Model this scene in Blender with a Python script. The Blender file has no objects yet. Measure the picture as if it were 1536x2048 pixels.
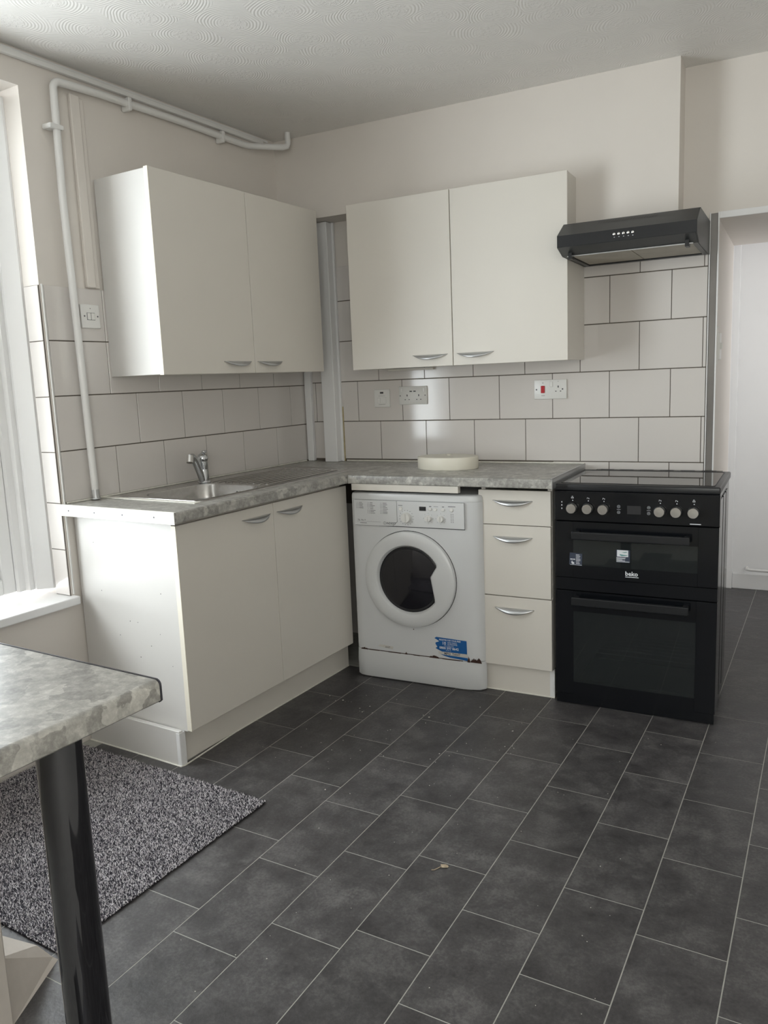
import bpy, bmesh, math, random
import numpy as np
from mathutils import Vector, Matrix
random.seed(7)
SC = bpy.context.scene
COL = SC.collection
K = 0.0645; CK = math.sqrt(1 - K*K)          # the sink wall is not quite square to the cooker wall
LROT = -math.asin(K)
def LW(a, b, z=0.0):                           # sink-wall frame (a = off the wall, b = along it) to world
    return Vector((CK*a + K*b, -K*a + CK*b, z))

# ------------------------------------------------------------------ camera, light, exposure
cam_d = bpy.data.cameras.new('camera'); cam = bpy.data.objects.new('camera', cam_d); COL.objects.link(cam)
yaw, pit, rol = 0.4864, -0.1563, -0.0409
F = Vector((-math.sin(yaw)*math.cos(pit), math.cos(yaw)*math.cos(pit), math.sin(pit)))
R0 = Vector((math.cos(yaw), math.sin(yaw), 0)); U0 = R0.cross(F)
R1 = math.cos(rol)*R0 + math.sin(rol)*U0; U1 = -math.sin(rol)*R0 + math.cos(rol)*U0
M = Matrix((R1, U1, -F)).transposed().to_4x4(); M.translation = Vector((2.2776, -3.4972, 1.3237))
cam.matrix_world = M
cam_d.sensor_fit = 'HORIZONTAL'; cam_d.sensor_width = 36.0; cam_d.lens = 36*1575.7/1536
cam_d.shift_x = 2.7/1536; cam_d.shift_y = -14.6/1536
cam_d.clip_start = 0.02; cam_d.clip_end = 60
SC.camera = cam

world = bpy.data.worlds.new('overcast_sky'); SC.world = world; world.use_nodes = True
world.node_tree.nodes['Background'].inputs[0].default_value = (0.86, 0.93, 1.0, 1)
world.node_tree.nodes['Background'].inputs[1].default_value = 1.2

def area(name, loc, rot, sx, sy, power, color):
    l = bpy.data.lights.new(name, 'AREA'); l.shape = 'RECTANGLE'; l.size = sx; l.size_y = sy
    l.energy = power; l.color = color
    o = bpy.data.objects.new(name, l); COL.objects.link(o); o.location = loc; o.rotation_euler = rot
    return o
HP = math.pi/2
# daylight through the sink-wall window, added fill behind the camera and in the hall
area('daylight_sink_window', LW(-1.0, -3.0, 1.5), (0, -HP, LROT), 2.4, 3.6, 285, (0.95, 0.975, 1.0))
area('rear_fill', (2.85, -5.15, 1.6), (HP, 0, 0), 1.3, 1.6, 48, (1.0, 0.955, 0.89))  # warm fill added out of view behind the camera
area('hall_fill', (3.2, 0.75, 1.5), (0, HP, 0), 1.4, 0.9, 20, (0.97, 0.98, 1.0))  # fill added to brighten the hall wall, no source built for it
SC.view_settings.view_transform = 'Standard'; SC.view_settings.look = 'None'
SC.view_settings.exposure = 0.18; SC.view_settings.gamma = 1.0
SC.view_settings.use_curve_mapping = False

# ------------------------------------------------------------------ materials
def newmat(name):
    m = bpy.data.materials.new(name); m.use_nodes = True
    return m, m.node_tree, m.node_tree.nodes['Principled BSDF']
def N(nt, t, **kw):
    n = nt.nodes.new(t)
    for k, v in kw.items():
        if hasattr(n, k): setattr(n, k, v)
    return n
def coords(nt, scale=(1, 1, 1)):
    tc = N(nt, 'ShaderNodeTexCoord'); mp = N(nt, 'ShaderNodeMapping'); mp.inputs['Scale'].default_value = scale
    nt.links.new(tc.outputs['Object'], mp.inputs['Vector']); return mp.outputs['Vector']
def noise(nt, vec, scale, detail=4, rough=.6):
    n = N(nt, 'ShaderNodeTexNoise'); n.inputs['Scale'].default_value = scale; n.inputs['Detail'].default_value = detail
    n.inputs['Roughness'].default_value = rough; nt.links.new(vec, n.inputs['Vector']); return n.outputs['Fac']
def ramp(nt, fac, stops):
    r = N(nt, 'ShaderNodeValToRGB'); e = r.color_ramp.elements
    while len(e) < len(stops): e.new(0.5)
    for i, (p, c) in enumerate(stops):
        e[i].position = p; e[i].color = (c[0], c[1], c[2], 1) if not isinstance(c, float) else (c, c, c, 1)
    nt.links.new(fac, r.inputs['Fac']); return r.outputs['Color']
def bump(nt, bsdf, h, strength=.2, dist=.002):
    b = N(nt, 'ShaderNodeBump'); b.inputs['Strength'].default_value = strength; b.inputs['Distance'].default_value = dist
    nt.links.new(h, b.inputs['Height']); nt.links.new(b.outputs['Normal'], bsdf.inputs['Normal']); return b
def plain(name, col, rough=.5, metal=0., spec=.5, coat=0., var=0., vs=6., bmp=0., bs=40.):
    m, nt, p = newmat(name)
    p.inputs['Base Color'].default_value = (*col, 1); p.inputs['Roughness'].default_value = rough
    p.inputs['Metallic'].default_value = metal; p.inputs['Specular IOR Level'].default_value = spec
    p.inputs['Coat Weight'].default_value = coat
    if var or bmp: v = coords(nt)
    if var:
        f = noise(nt, v, vs)
        c = ramp(nt, f, [(.3, tuple(x*(1-var) for x in col)), (.7, tuple(min(1, x*(1+var)) for x in col))])
        nt.links.new(c, p.inputs['Base Color'])
    if bmp: bump(nt, p, noise(nt, v, bs), bmp)
    return m
MT = {}
MT['wall'] = plain('wall_paint', (.74, .695, .645), .55, var=.02, vs=2.5, bmp=.25, bs=14)
MT['gloss'] = plain('gloss_white_paint', (.84, .84, .84), .3, var=.01, bmp=.1, bs=25)
MT['lam'] = plain('cream_white_laminate', (.725, .69, .63), .42, var=.012, vs=3)
MT['edge'] = plain('cream_edging', (.86, .81, .70), .5)
MT['panel'] = plain('painted_end_panel', (.68, .665, .64), .38, var=.015, vs=4, bmp=.06, bs=20)
MT['tile'] = plain('glossy_white_tile', (.70, .665, .635), .09, var=.01, vs=3, bmp=.03, bs=9)
MT['grout'] = plain('dark_grout', (.13, .11, .09), .85, var=.2, vs=30)
MT['grout_l'] = plain('pale_floor_joint', (.40, .395, .36), .7, var=.12, vs=30)
MT['seal'] = plain('white_sealant', (.78, .76, .69), .5, var=.1, vs=40)
MT['plastic'] = plain('white_plastic', (.78, .775, .75), .3)
MT['wm'] = plain('white_enamel', (.70, .71, .72), .22, var=.01, vs=5)
MT['wmp'] = plain('white_moulded_plastic', (.70, .71, .715), .28)
MT['dark'] = plain('dark_plastic', (.02, .02, .022), .4)
MT['print'] = plain('grey_print', (.10, .10, .11), .6)
MT['rust'] = plain('brown_rust', (.05, .022, .016), .85, var=.35, vs=120)
MT['pipe'] = plain('painted_pipe', (.78, .775, .76), .33, bmp=.15, bs=60)
MT['silver'] = plain('satin_silver', (.56, .57, .58), .33, metal=.85)
MT['steel'] = plain('brushed_steel', (.50, .49, .475), .27, metal=1., var=.08, vs=60)
MT['chrome'] = plain('chrome', (.62, .64, .66), .07, metal=1.)
MT['chrome_darkened'] = plain('chrome_tube_dark_reflections', (.13, .13, .145), .05, metal=1., var=.1, vs=8)  # dark reflections on the chrome put into its base colour
MT['black'] = plain('black_enamel', (.006, .007, .009), .16, spec=.5)
MT['blackm'] = plain('black_satin', (.012, .013, .015), .35)
MT['hood'] = plain('charcoal_hood_enamel', (.030, .033, .034), .38, var=.08, vs=30)
MT['hob'] = plain('ceramic_hob_glass', (.008, .008, .009), .03, spec=.9)
MT['filter'] = plain('pale_grease_filter', (.42, .39, .33), .6, var=.1, vs=9)
MT['knob'] = plain('brushed_knob_steel', (.72, .71, .69), .25, metal=1.)
MT['wprint'] = plain('white_print', (.75, .77, .80), .6)
MT['red'] = plain('red_rocker', (.50, .02, .03), .3)
MT['blue'] = plain('blue_sticker', (.010, .115, .36), .45)
MT['paper'] = plain('sticker_paper', (.62, .60, .56), .6, var=.06, vs=90)
MT['navy'] = plain('navy_sticker', (.035, .045, .075), .5)
MT['teal'] = plain('teal_print', (.12, .30, .29), .5)
MT['cream'] = plain('cream_plastic', (.80, .765, .66), .42)
MT['strip'] = plain('white_metal_strip', (.86, .835, .77), .35)
MT['grey'] = plain('grey_metal_strip', (.20, .19, .18), .32, metal=.6, var=.15, vs=4)
MT['lino_under'] = MT['grout_l']
MT['yellow'] = plain('aged_sealant', (.42, .34, .16), .7, var=.3, vs=40)
MT['plaster'] = plain('painted_plaster', (.64, .59, .54), .7, var=.08, vs=8, bmp=.5, bs=40)
MT['fleck'] = plain('paint_fleck', (.62, .60, .55), .8)
MT['leaf'] = plain('dry_leaf', (.42, .34, .24), .8, var=.2, vs=90)
MT['floorw'] = MT['wall']

# glass panes: see-through with a sharp sheen
def glassmat(name, tint, rough=.02, ior=1.5):
    m, nt, p = newmat(name); nt.nodes.remove(p)
    tr = N(nt, 'ShaderNodeBsdfTransparent'); tr.inputs[0].default_value = (*tint, 1)
    gl = N(nt, 'ShaderNodeBsdfGlossy'); gl.inputs['Roughness'].default_value = rough; gl.inputs[0].default_value = (.9, .9, .9, 1)
    fr = N(nt, 'ShaderNodeFresnel'); fr.inputs[0].default_value = ior
    mx = N(nt, 'ShaderNodeMixShader'); out = nt.nodes['Material Output']
    ge = N(nt, 'ShaderNodeNewGeometry'); sb = N(nt, 'ShaderNodeMath', operation='SUBTRACT'); sb.inputs[0].default_value = 1.; nt.links.new(ge.outputs['Backfacing'], sb.inputs[1])
    ml = N(nt, 'ShaderNodeMath', operation='MULTIPLY'); nt.links.new(fr.outputs[0], ml.inputs[0]); nt.links.new(sb.outputs[0], ml.inputs[1])
    nt.links.new(ml.outputs[0], mx.inputs[0]); nt.links.new(tr.outputs[0], mx.inputs[1]); nt.links.new(gl.outputs[0], mx.inputs[2])
    nt.links.new(mx.outputs[0], out.inputs['Surface']); return m
MT['pane'] = glassmat('window_glass', (.96, .98, .98))
MT['smoked'] = glassmat('smoked_oven_glass', (.55, .58, .58), .015, 1.6)
_nt = MT['smoked'].node_tree; _mx = [n for n in _nt.nodes if n.type == 'MIX_SHADER'][0]; _tr = [n for n in _nt.nodes if n.type == 'BSDF_TRANSPARENT'][0]
_m2 = _nt.nodes.new('ShaderNodeMixShader'); _df = _nt.nodes.new('ShaderNodeBsdfDiffuse'); _df.inputs[0].default_value = (.10, .115, .12, 1); _m2.inputs[0].default_value = .14  # grey diffuse haze stands in for the floor reflected in the glass
_nt.links.new(_tr.outputs[0], _m2.inputs[1]); _nt.links.new(_df.outputs[0], _m2.inputs[2]); _nt.links.new(_m2.outputs[0], _mx.inputs[1])

def worktop_mat():
    m, nt, p = newmat('grey_stone_laminate'); v = coords(nt)
    vo = N(nt, 'ShaderNodeTexVoronoi'); vo.inputs['Scale'].default_value = 27
    wn = N(nt, 'ShaderNodeTexNoise'); wn.inputs['Scale'].default_value = 22; wn.inputs['Detail'].default_value = 5
    nt.links.new(v, wn.inputs['Vector'])
    mixv = N(nt, 'ShaderNodeVectorMath', operation='MULTIPLY_ADD'); mixv.inputs[1].default_value = (.05, .05, .05)
    nt.links.new(wn.outputs['Color'], mixv.inputs[0]); nt.links.new(v, mixv.inputs[2]); nt.links.new(mixv.outputs[0], vo.inputs['Vector'])
    sp = N(nt, 'ShaderNodeSeparateColor'); nt.links.new(vo.outputs['Color'], sp.inputs[0])
    c1 = ramp(nt, sp.outputs[0], [(.0, (.20, .193, .178)), (.35, (.30, .29, .27)), (.7, (.40, .39, .36)), (1., (.60, .585, .54))])
    f2 = noise(nt, v, 55, 8, .75)
    c2 = ramp(nt, f2, [(.36, (.19, .185, .17)), (.52, (.38, .37, .345)), (.66, (.66, .645, .60))])
    mx = N(nt, 'ShaderNodeMix', data_type='RGBA'); mx.inputs[0].default_value = .5
    nt.links.new(c1, mx.inputs[6]); nt.links.new(c2, mx.inputs[7]); nt.links.new(mx.outputs[2], p.inputs['Base Color'])
    p.inputs['Roughness'].default_value = .3
    bump(nt, p, f2, .08); return m
MT['stone'] = worktop_mat()

def floor_tile_mat():
    m, nt, p = newmat('charcoal_slate_vinyl')
    tc = N(nt, 'ShaderNodeTexCoord'); oi = N(nt, 'ShaderNodeObjectInfo')
    add = N(nt, 'ShaderNodeVectorMath', operation='MULTIPLY_ADD'); add.inputs[1].default_value = (31, 17, 7)
    cmb = N(nt, 'ShaderNodeCombineXYZ')
    for i in range(3): nt.links.new(oi.outputs['Random'], cmb.inputs[i])
    nt.links.new(cmb.outputs[0], add.inputs[0]); nt.links.new(tc.outputs['Object'], add.inputs[2])
    v = add.outputs[0]
    f = noise(nt, v, 9, 7, .7); g = noise(nt, v, 130, 4, .7)
    mx = N(nt, 'ShaderNodeMath', operation='MULTIPLY_ADD'); mx.inputs[1].default_value = .5
    nt.links.new(g, mx.inputs[0]); nt.links.new(f, mx.inputs[2])
    c = ramp(nt, mx.outputs[0], [(.56, (.040, .037, .039)), (.75, (.066, .0625, .064)), (.95, (.125, .119, .118))])
    hv = N(nt, 'ShaderNodeHueSaturation'); mr = N(nt, 'ShaderNodeMapRange'); mr.inputs['To Min'].default_value = .86; mr.inputs['To Max'].default_value = 1.14
    nt.links.new(oi.outputs['Random'], mr.inputs['Value']); nt.links.new(mr.outputs[0], hv.inputs['Value']); nt.links.new(c, hv.inputs['Color'])
    nt.links.new(hv.outputs[0], p.inputs['Base Color'])
    r = ramp(nt, f, [(.3, .36), (.7, .52)]); nt.links.new(r, p.inputs['Roughness'])
    # low dents of the sheet under the print, in room coordinates
    ge = N(nt, 'ShaderNodeNewGeometry'); dn = noise(nt, ge.outputs['Position'], 22, 2, .5)
    sm = N(nt, 'ShaderNodeMath', operation='MULTIPLY_ADD'); sm.inputs[1].default_value = .25
    nt.links.new(g, sm.inputs[0]); nt.links.new(dn, sm.inputs[2])
    bump(nt, p, sm.outputs[0], .35, .006); return m
MT['ftile'] = floor_tile_mat()

def ceiling_mat():
    m, nt, p = newmat('combed_artex')
    p.inputs['Base Color'].default_value = (.80, .78, .75, 1); p.inputs['Roughness'].default_value = .42
    v = coords(nt, (1, 1, 0))
    wn = N(nt, 'ShaderNodeTexNoise'); wn.inputs['Scale'].default_value = 5; nt.links.new(v, wn.inputs['Vector'])
    wv = N(nt, 'ShaderNodeVectorMath', operation='MULTIPLY_ADD'); wv.inputs[1].default_value = (.05, .05, 0)
    nt.links.new(wn.outputs['Color'], wv.inputs[0]); nt.links.new(v, wv.inputs[2])
    vo = N(nt, 'ShaderNodeTexVoronoi', voronoi_dimensions='2D'); vo.inputs['Scale'].default_value = 5.4; vo.inputs['Randomness'].default_value = .6
    nt.links.new(wv.outputs[0], vo.inputs['Vector'])
    mu = N(nt, 'ShaderNodeMath', operation='MULTIPLY'); mu.inputs[1].default_value = 118.; nt.links.new(vo.outputs['Distance'], mu.inputs[0])
    si = N(nt, 'ShaderNodeMath', operation='SINE'); nt.links.new(mu.outputs[0], si.inputs[0])
    # rings fade in the middle of a fan where the stipple sits
    msk = N(nt, 'ShaderNodeMapRange'); msk.inputs['From Min'].default_value = .18; msk.inputs['From Max'].default_value = .30
    nt.links.new(vo.outputs['Distance'], msk.inputs['Value'])
    msk2 = N(nt, 'ShaderNodeMapRange'); msk2.inputs['From Min'].default_value = .78; msk2.inputs['From Max'].default_value = .6
    nt.links.new(vo.outputs['Distance'], msk2.inputs['Value'])
    a0 = N(nt, 'ShaderNodeMath', operation='MULTIPLY'); nt.links.new(si.outputs[0], a0.inputs[0]); nt.links.new(msk2.outputs[0], a0.inputs[1])
    a = N(nt, 'ShaderNodeMath', operation='MULTIPLY'); nt.links.new(a0.outputs[0], a.inputs[0]); nt.links.new(msk.outputs[0], a.inputs[1])
    st = noise(nt, v, 75, 3, .6)
    st2 = ramp(nt, st, [(.48, 0.), (.60, 1.)])
    inv = N(nt, 'ShaderNodeMath', operation='SUBTRACT'); inv.inputs[0].default_value = 1.; nt.links.new(msk.outputs[0], inv.inputs[1])
    b = N(nt, 'ShaderNodeMath', operation='MULTIPLY'); nt.links.new(st2, b.inputs[0]); nt.links.new(inv.outputs[0], b.inputs[1])
    b2 = N(nt, 'ShaderNodeMath', operation='MULTIPLY'); b2.inputs[1].default_value = 3.2; nt.links.new(b.outputs[0], b2.inputs[0])
    s = N(nt, 'ShaderNodeMath', operation='ADD'); nt.links.new(a.outputs[0], s.inputs[0]); nt.links.new(b2.outputs[0], s.inputs[1])
    bump(nt, p, s.outputs[0], .34, .0012); return m
MT['artex'] = ceiling_mat()

def rug_mat():
    m, nt, p = newmat('black_white_pile')
    at = N(nt, 'ShaderNodeAttribute'); at.attribute_name = 'tuft'
    nt.links.new(at.outputs['Color'], p.inputs['Base Color']); p.inputs['Roughness'].default_value = .85
    p.inputs['Specular IOR Level'].default_value = .2; return m
MT['rug'] = rug_mat()
MT['rugbase'] = plain('rug_backing', (.03, .028, .035), .9)

# ------------------------------------------------------------------ builders
def link(name, me, mat, parent=None, **props):
    o = bpy.data.objects.new(name, me); COL.objects.link(o)
    if mat is not None and not me.materials: me.materials.append(mat)
    if parent is not None: o.parent = parent
    for k, v in props.items(): o[k] = v
    return o
class B:
    """collects shapes in frame coordinates; done() links them as one mesh, moved by -base"""
    def __init__(s, base=(0, 0, 0)): s.bm = bmesh.new(); s.base = Vector(base)
    def box(s, x0, x1, y0, y1, z0, z1, bev=0., seg=2):
        r = bmesh.ops.create_cube(s.bm, size=1); vs = r['verts']
        for v in vs:
            v.co = Vector((x0+(x1-x0)*(v.co.x+.5), y0+(y1-y0)*(v.co.y+.5), z0+(z1-z0)*(v.co.z+.5)))
        if bev > 0:
            es = list({e for v in vs for e in v.link_edges})
            bmesh.ops.bevel(s.bm, geom=es, offset=bev, segments=seg, affect='EDGES', profile=.5)
        return s
    def prism(s, pts, axis, lo, hi):
        """polygon pts in the two other axes extruded along axis"""
        def mk(p, t):
            if axis == 'x': return Vector((t, p[0], p[1]))
            if axis == 'y': return Vector((p[0], t, p[1]))
            return Vector((p[0], p[1], t))
        a = [s.bm.verts.new(mk(p, lo)) for p in pts]; b = [s.bm.verts.new(mk(p, hi)) for p in pts]
        n = len(pts)
        s.bm.faces.new(a); s.bm.faces.new(b[::-1])
        for i in range(n): s.bm.faces.new((a[i], b[i], b[(i+1) % n], a[(i+1) % n]))
        return s
    def poly(s, pts): s.bm.faces.new([s.bm.verts.new(Vector(p)) for p in pts]); return s
    def cyl(s, p0, p1, r0, r1=None, n=24, caps=True):
        r1 = r0 if r1 is None else r1; p0 = Vector(p0); p1 = Vector(p1); d = (p1-p0).normalized()
        u = d.orthogonal().normalized(); w = d.cross(u)
        A = [s.bm.verts.new(p0+(u*math.cos(t)+w*math.sin(t))*r0) for t in [2*math.pi*i/n for i in range(n)]]
        Bv = [s.bm.verts.new(p1+(u*math.cos(t)+w*math.sin(t))*r1) for t in [2*math.pi*i/n for i in range(n)]]
        for i in range(n): s.bm.faces.new((A[i], A[(i+1) % n], Bv[(i+1) % n], Bv[i]))
        if caps: s.bm.faces.new(A[::-1]); s.bm.faces.new(Bv)
        return s
    def tube(s, path, r, n=14):
        path = [Vector(p) for p in path]; rings = []; prev = None
        for i, p in enumerate(path):
            d = (path[min(i+1, len(path)-1)]-path[max(i-1, 0)]).normalized()
            u = d.orthogonal().normalized() if prev is None else (prev-d*prev.dot(d)).normalized()
            prev = u; w = d.cross(u); rr = r[i] if isinstance(r, (list, tuple)) else r
            rings.append([s.bm.verts.new(p+(u*math.cos(t)+w*math.sin(t))*rr) for t in [2*math.pi*k/n for k in range(n)]])
        for a, b in zip(rings, rings[1:]):
            for k in range(n): s.bm.faces.new((a[k], a[(k+1) % n], b[(k+1) % n], b[k]))
        s.bm.faces.new(rings[0][::-1]); s.bm.faces.new(rings[-1]); return s
    def loft(s, rings, closed=True, cap0=False, cap1=False):
        R = [[s.bm.verts.new(Vector(p)) for p in r] for r in rings]
        for a, b in zip(R, R[1:]):
            n = len(a)
            for k in range(n if closed else n-1): s.bm.faces.new((a[k], a[(k+1) % n], b[(k+1) % n], b[k]))
        if cap0: s.bm.faces.new(R[0][::-1])
        if cap1: s.bm.faces.new(R[-1])
        return s
    def lathe_y(s, cx, cz, prof, n=32):
        """profile of (radius, y) turned about the y axis through cx, cz"""
        return s.loft([[(cx+r*math.cos(t), y, cz+r*math.sin(t)) for t in [2*math.pi*k/n for k in range(n)]] for r, y in prof], cap0=True, cap1=True)
    def done(s, name, mat, parent=None, smooth=False, **props):
        bmesh.ops.recalc_face_normals(s.bm, faces=s.bm.faces)
        me = bpy.data.meshes.new(name); bmesh.ops.translate(s.bm, verts=s.bm.verts, vec=-s.base)
        s.bm.to_mesh(me); s.bm.free()
        if smooth:
            me.polygons.foreach_set('use_smooth', [True]*len(me.polygons))
            try: me.set_sharp_from_angle(angle=math.radians(35))
            except Exception: pass
        return link(name, me, mat, parent, **props)
def thing(name, label, cat, base, left=False, group=None, rot=0.):
    o = bpy.data.objects.new(name, None); COL.objects.link(o); o.empty_display_size = .05
    if left: o.location = LW(*base); o.rotation_euler = (0, 0, LROT)
    else: o.location = base; o.rotation_euler = (0, 0, rot)
    o['label'] = label; o['category'] = cat
    if group: o['group'] = group
    o['fb'] = list(base); return o
def bb(o): return B(tuple(o['fb']))
def text_mesh(txt, size, x, y, z, base, shear=0., xs=1., bold=0.):
    """flat lettering in the xz plane, facing -y"""
    cu = bpy.data.curves.new('t', 'FONT'); cu.body = txt; cu.size = size; cu.shear = shear; cu.offset = bold; cu.extrude = .0001
    cu.resolution_u = 2
    to = bpy.data.objects.new('t', cu); me = bpy.data.meshes.new_from_object(to)
    bpy.data.objects.remove(to); bpy.data.curves.remove(cu)
    n = len(me.vertices); co = np.empty(n*3); me.vertices.foreach_get('co', co); co = co.reshape(-1, 3)
    out = np.stack([x+co[:, 0]*xs-base[0], y-co[:, 2]-base[1], z+co[:, 1]-base[2]], 1)
    me.vertices.foreach_set('co', out.ravel()); me.update(); return me
def lettering(parts, name, mat, parent, **props):
    """joins several lettering meshes into one part"""
    bm = bmesh.new()
    for me in parts: bm.from_mesh(me); bpy.data.meshes.remove(me)
    me = bpy.data.meshes.new(name); bm.to_mesh(me); bm.free(); return link(name, me, mat, parent, **props)
def lframe(o):                                   # put a structure built in the sink-wall frame
    o.rotation_euler = (0, 0, LROT); return o

# ------------------------------------------------------------------ floor
H = 2.4791
fl = B().box(-1.2, 4.2, -5.3, 2.6, -.12, -.0005).done('floor', MT['grout_l'], kind='structure')
FK = .036; fc = 1/math.sqrt(1+FK*FK)
TW, TL, U00 = .2018, .339, .633
tb = B().box(-TW/2+.0015, TW/2-.0015, -TL/2+.0015, TL/2-.0015, -.003, 0); 
tm = tb.done('floor_tile', MT['ftile'], fl)
tile_me = tm.data; first = True
offs = {-2: .187, -1: .26, 0: .10, 1: .30, 2: .208, 3: .003, 4: .077, 5: .26, 6: .118, 7: .023, 8: .19, 9: .11}
for n in range(-4, 11):
    u = U00+TW*(n+.5); off = offs.get(n, offs.get(n+8, .1))
    for k in range(-11, 6):
        v = off+TL*(k+.5)
        x = (u+FK*v)/(1+FK*FK); y = v-FK*x
        # keep what the frame shows
        if y > 1.60 or (y > -.02 and x < 1.90) or x > 2.62 or x < -.1: continue
        if y < -2.95 and x < 1.1: continue
        if y < -3.2: continue
        if x < .45 and y > -1.45: continue
        if x < 1.42 and y > -.30: continue
        if first: o = tm; first = False
        else:
            o = tm.copy(); COL.objects.link(o)
        o.location = (x, y, 0); o.rotation_euler = (0, 0, -math.atan(FK))

# ------------------------------------------------------------------ room shell
def wtile_rows(pitch_off):
    return [(.735, .931), (.935, 1.1225), (1.1265, 1.3225), (1.3265, 1.5230), (1.527, 1.7205), (1.7245, 1.889)]
wb = B()
wb.box(-.3, 1.975, .0035, .30, 0, H)                       # tiled wall
wb.box(1.975, 2.85, .0, .86, 1.905, H)                    # header over the opening with its deep soffit
wb.box(2.85, 3.7, .0, .86, 0, H)
wb.prism([(1.84, .0036), (1.975, .0036), (1.975, -.0005), (1.84, -.0005)], 'z', 1.905, H)
wb.box(1.56, 1.975, .30, .86, 0, H)                        # thick side of the opening
wall_back = wb.done('wall_back', MT['wall'], kind='structure')
bh = B(); bh.prism([(-.2, 2.101), (.60, 2.101), (.60, 1.893), (1.844, 1.893), (1.844, H), (-.2, H)], 'y', -.1425, .0034)
bh.done('bulkhead', MT['wall'], wall_back)
B().box(.0, 1.944, .0012, .0034, .70, 1.889).done('grout_bed', MT['grout'], wall_back)
def tile_obj(name, x0, x1, z0, z1, parent, cache={}):
    key = (round(x1-x0, 4), round(z1-z0, 4))
    if key not in cache:
        w, h = key; b = B().box(-w/2, w/2, -.002, .0012, -h/2, h/2, .0009, 1)
        o = b.done(name, MT['tile'], parent); cache[key] = o.data
    else: o = link(name, cache[key], None, parent)
    return o
def rowtiles(rows, joints, xmin, xmax, place, gap=.0028):
    for i, (z0, z1) in enumerate(rows):
        j0 = joints[i % 2] if not isinstance(joints, dict) else joints[i]
        xs = [xmin] + [j0+.2487*k for k in range(-2, 10) if xmin+.012 < j0+.2487*k < xmax-.008] + [xmax]
        for a, b in zip(xs, xs[1:]): place(i, a+gap/2, b-gap/2, z0, z1)
rows = wtile_rows(0)
def pb(i, a, b, z0, z1):
    if i == 0 and b < 1.35: return
    if i == 5 and b < 1.40 and a > .5: return
    o = tile_obj('wall_tile', a, b, z0, z1, wall_back); o.location = ((a+b)/2, 0, (z0+z1)/2)
rowtiles(rows, {0: .3137, 1: .4365, 2: .3137, 3: .4365, 4: .3137, 5: .4365}, .003, 1.9425, pb)

wl = B()
wl.box(-.30, -.0005, -1.5205, .42, 0, 1.7)
wl.box(-.30, -.0005, -1.5205, .42, 1.7, H)
wl.box(-.30, -.0005, -3.0, -1.5205, 0, .545)
wl.box(-.30, -.0005, -3.0, -1.5205, 2.36, H)
wl.box(-.30, -.0005, -5.4, -3.0, 0, H)
wall_left = lframe(wl.done('wall_left', MT['wall'], kind='structure'))
B().box(-.0004, .0024, -1.508, -.002, .88, 1.704).done('grout_bed', MT['grout'], wall_left)
B().box(-.0004, .0060, -1.5150, -1.508, .58, 1.708, .001, 1).done('tile_edge_trim', MT['plastic'], wall_left)
lrows = [(.8, .925), (.929, 1.1125), (1.1165, 1.3125), (1.3165, 1.510), (1.514, 1.704)]
def pl(i, a, b, z0, z1):
    if i == 0: return
    o = tile_obj('wall_tile', a, b, z0, z1, wall_left)
    o.rotation_euler = (0, 0, HP); o.location = (.0036, (a+b)/2, (z0+z1)/2)
rowtiles(lrows, {0: -1.3797, 1: -1.2565, 2: -1.3797, 3: -1.2565, 4: -1.2565}, -1.5075, -.006, pl)
# reveal of the window: one narrow tile per course
B().box(-.082, -.0006, -1.5235, -1.5204, .575, 1.704).done('grout_bed', MT['grout'], wall_left)
zz = [.578, .752, .926, 1.1135, 1.3135, 1.511, 1.704]
for z0, z1 in zip(zz, zz[1:]):
    o = tile_obj('wall_tile', -.080, -.0015, z0+.0015, z1-.0015, wall_left)
    o.location = (-.0408, -1.5246, (z0+z1)/2)

B().box(-1.2, 4.2, -5.4, 2.6, H, H+.15).done('ceiling', MT['artex'], kind='structure')
B().box(3.6, 3.75, -5.3, 2.6, 0, H).done('wall_right', MT['wall'], kind='structure')
fw = B(); fw.box(-1.2, 2.2, -5.0, -4.85, 0, H); fw.box(3.5, 3.7, -5.0, -4.85, 0, H)
fw.box(2.2, 3.5, -5.0, -4.85, 0, .8); fw.box(2.2, 3.5, -5.0, -4.85, 2.3, H)
fw.done('wall_front', MT['wall'], kind='structure')
w2 = B(); w2.box(2.2, 3.5, -4.98, -4.92, .8, .88).box(2.2, 3.5, -4.98, -4.92, 2.22, 2.3).box(2.2, 2.28, -4.98, -4.92, .88, 2.22).box(3.42, 3.5, -4.98, -4.92, .88, 2.22).box(2.81, 2.89, -4.98, -4.92, .88, 2.22)
w2 = w2.done('rear_fill_window', MT['gloss'], kind='structure')  # unseen window, added as an opening for the rear fill light
B().box(2.28, 2.81, -4.953, -4.949, .88, 2.22).done('pane', MT['pane'], w2)
B().box(2.89, 3.42, -4.953, -4.949, .88, 2.22).done('pane', MT['pane'], w2)
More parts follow.
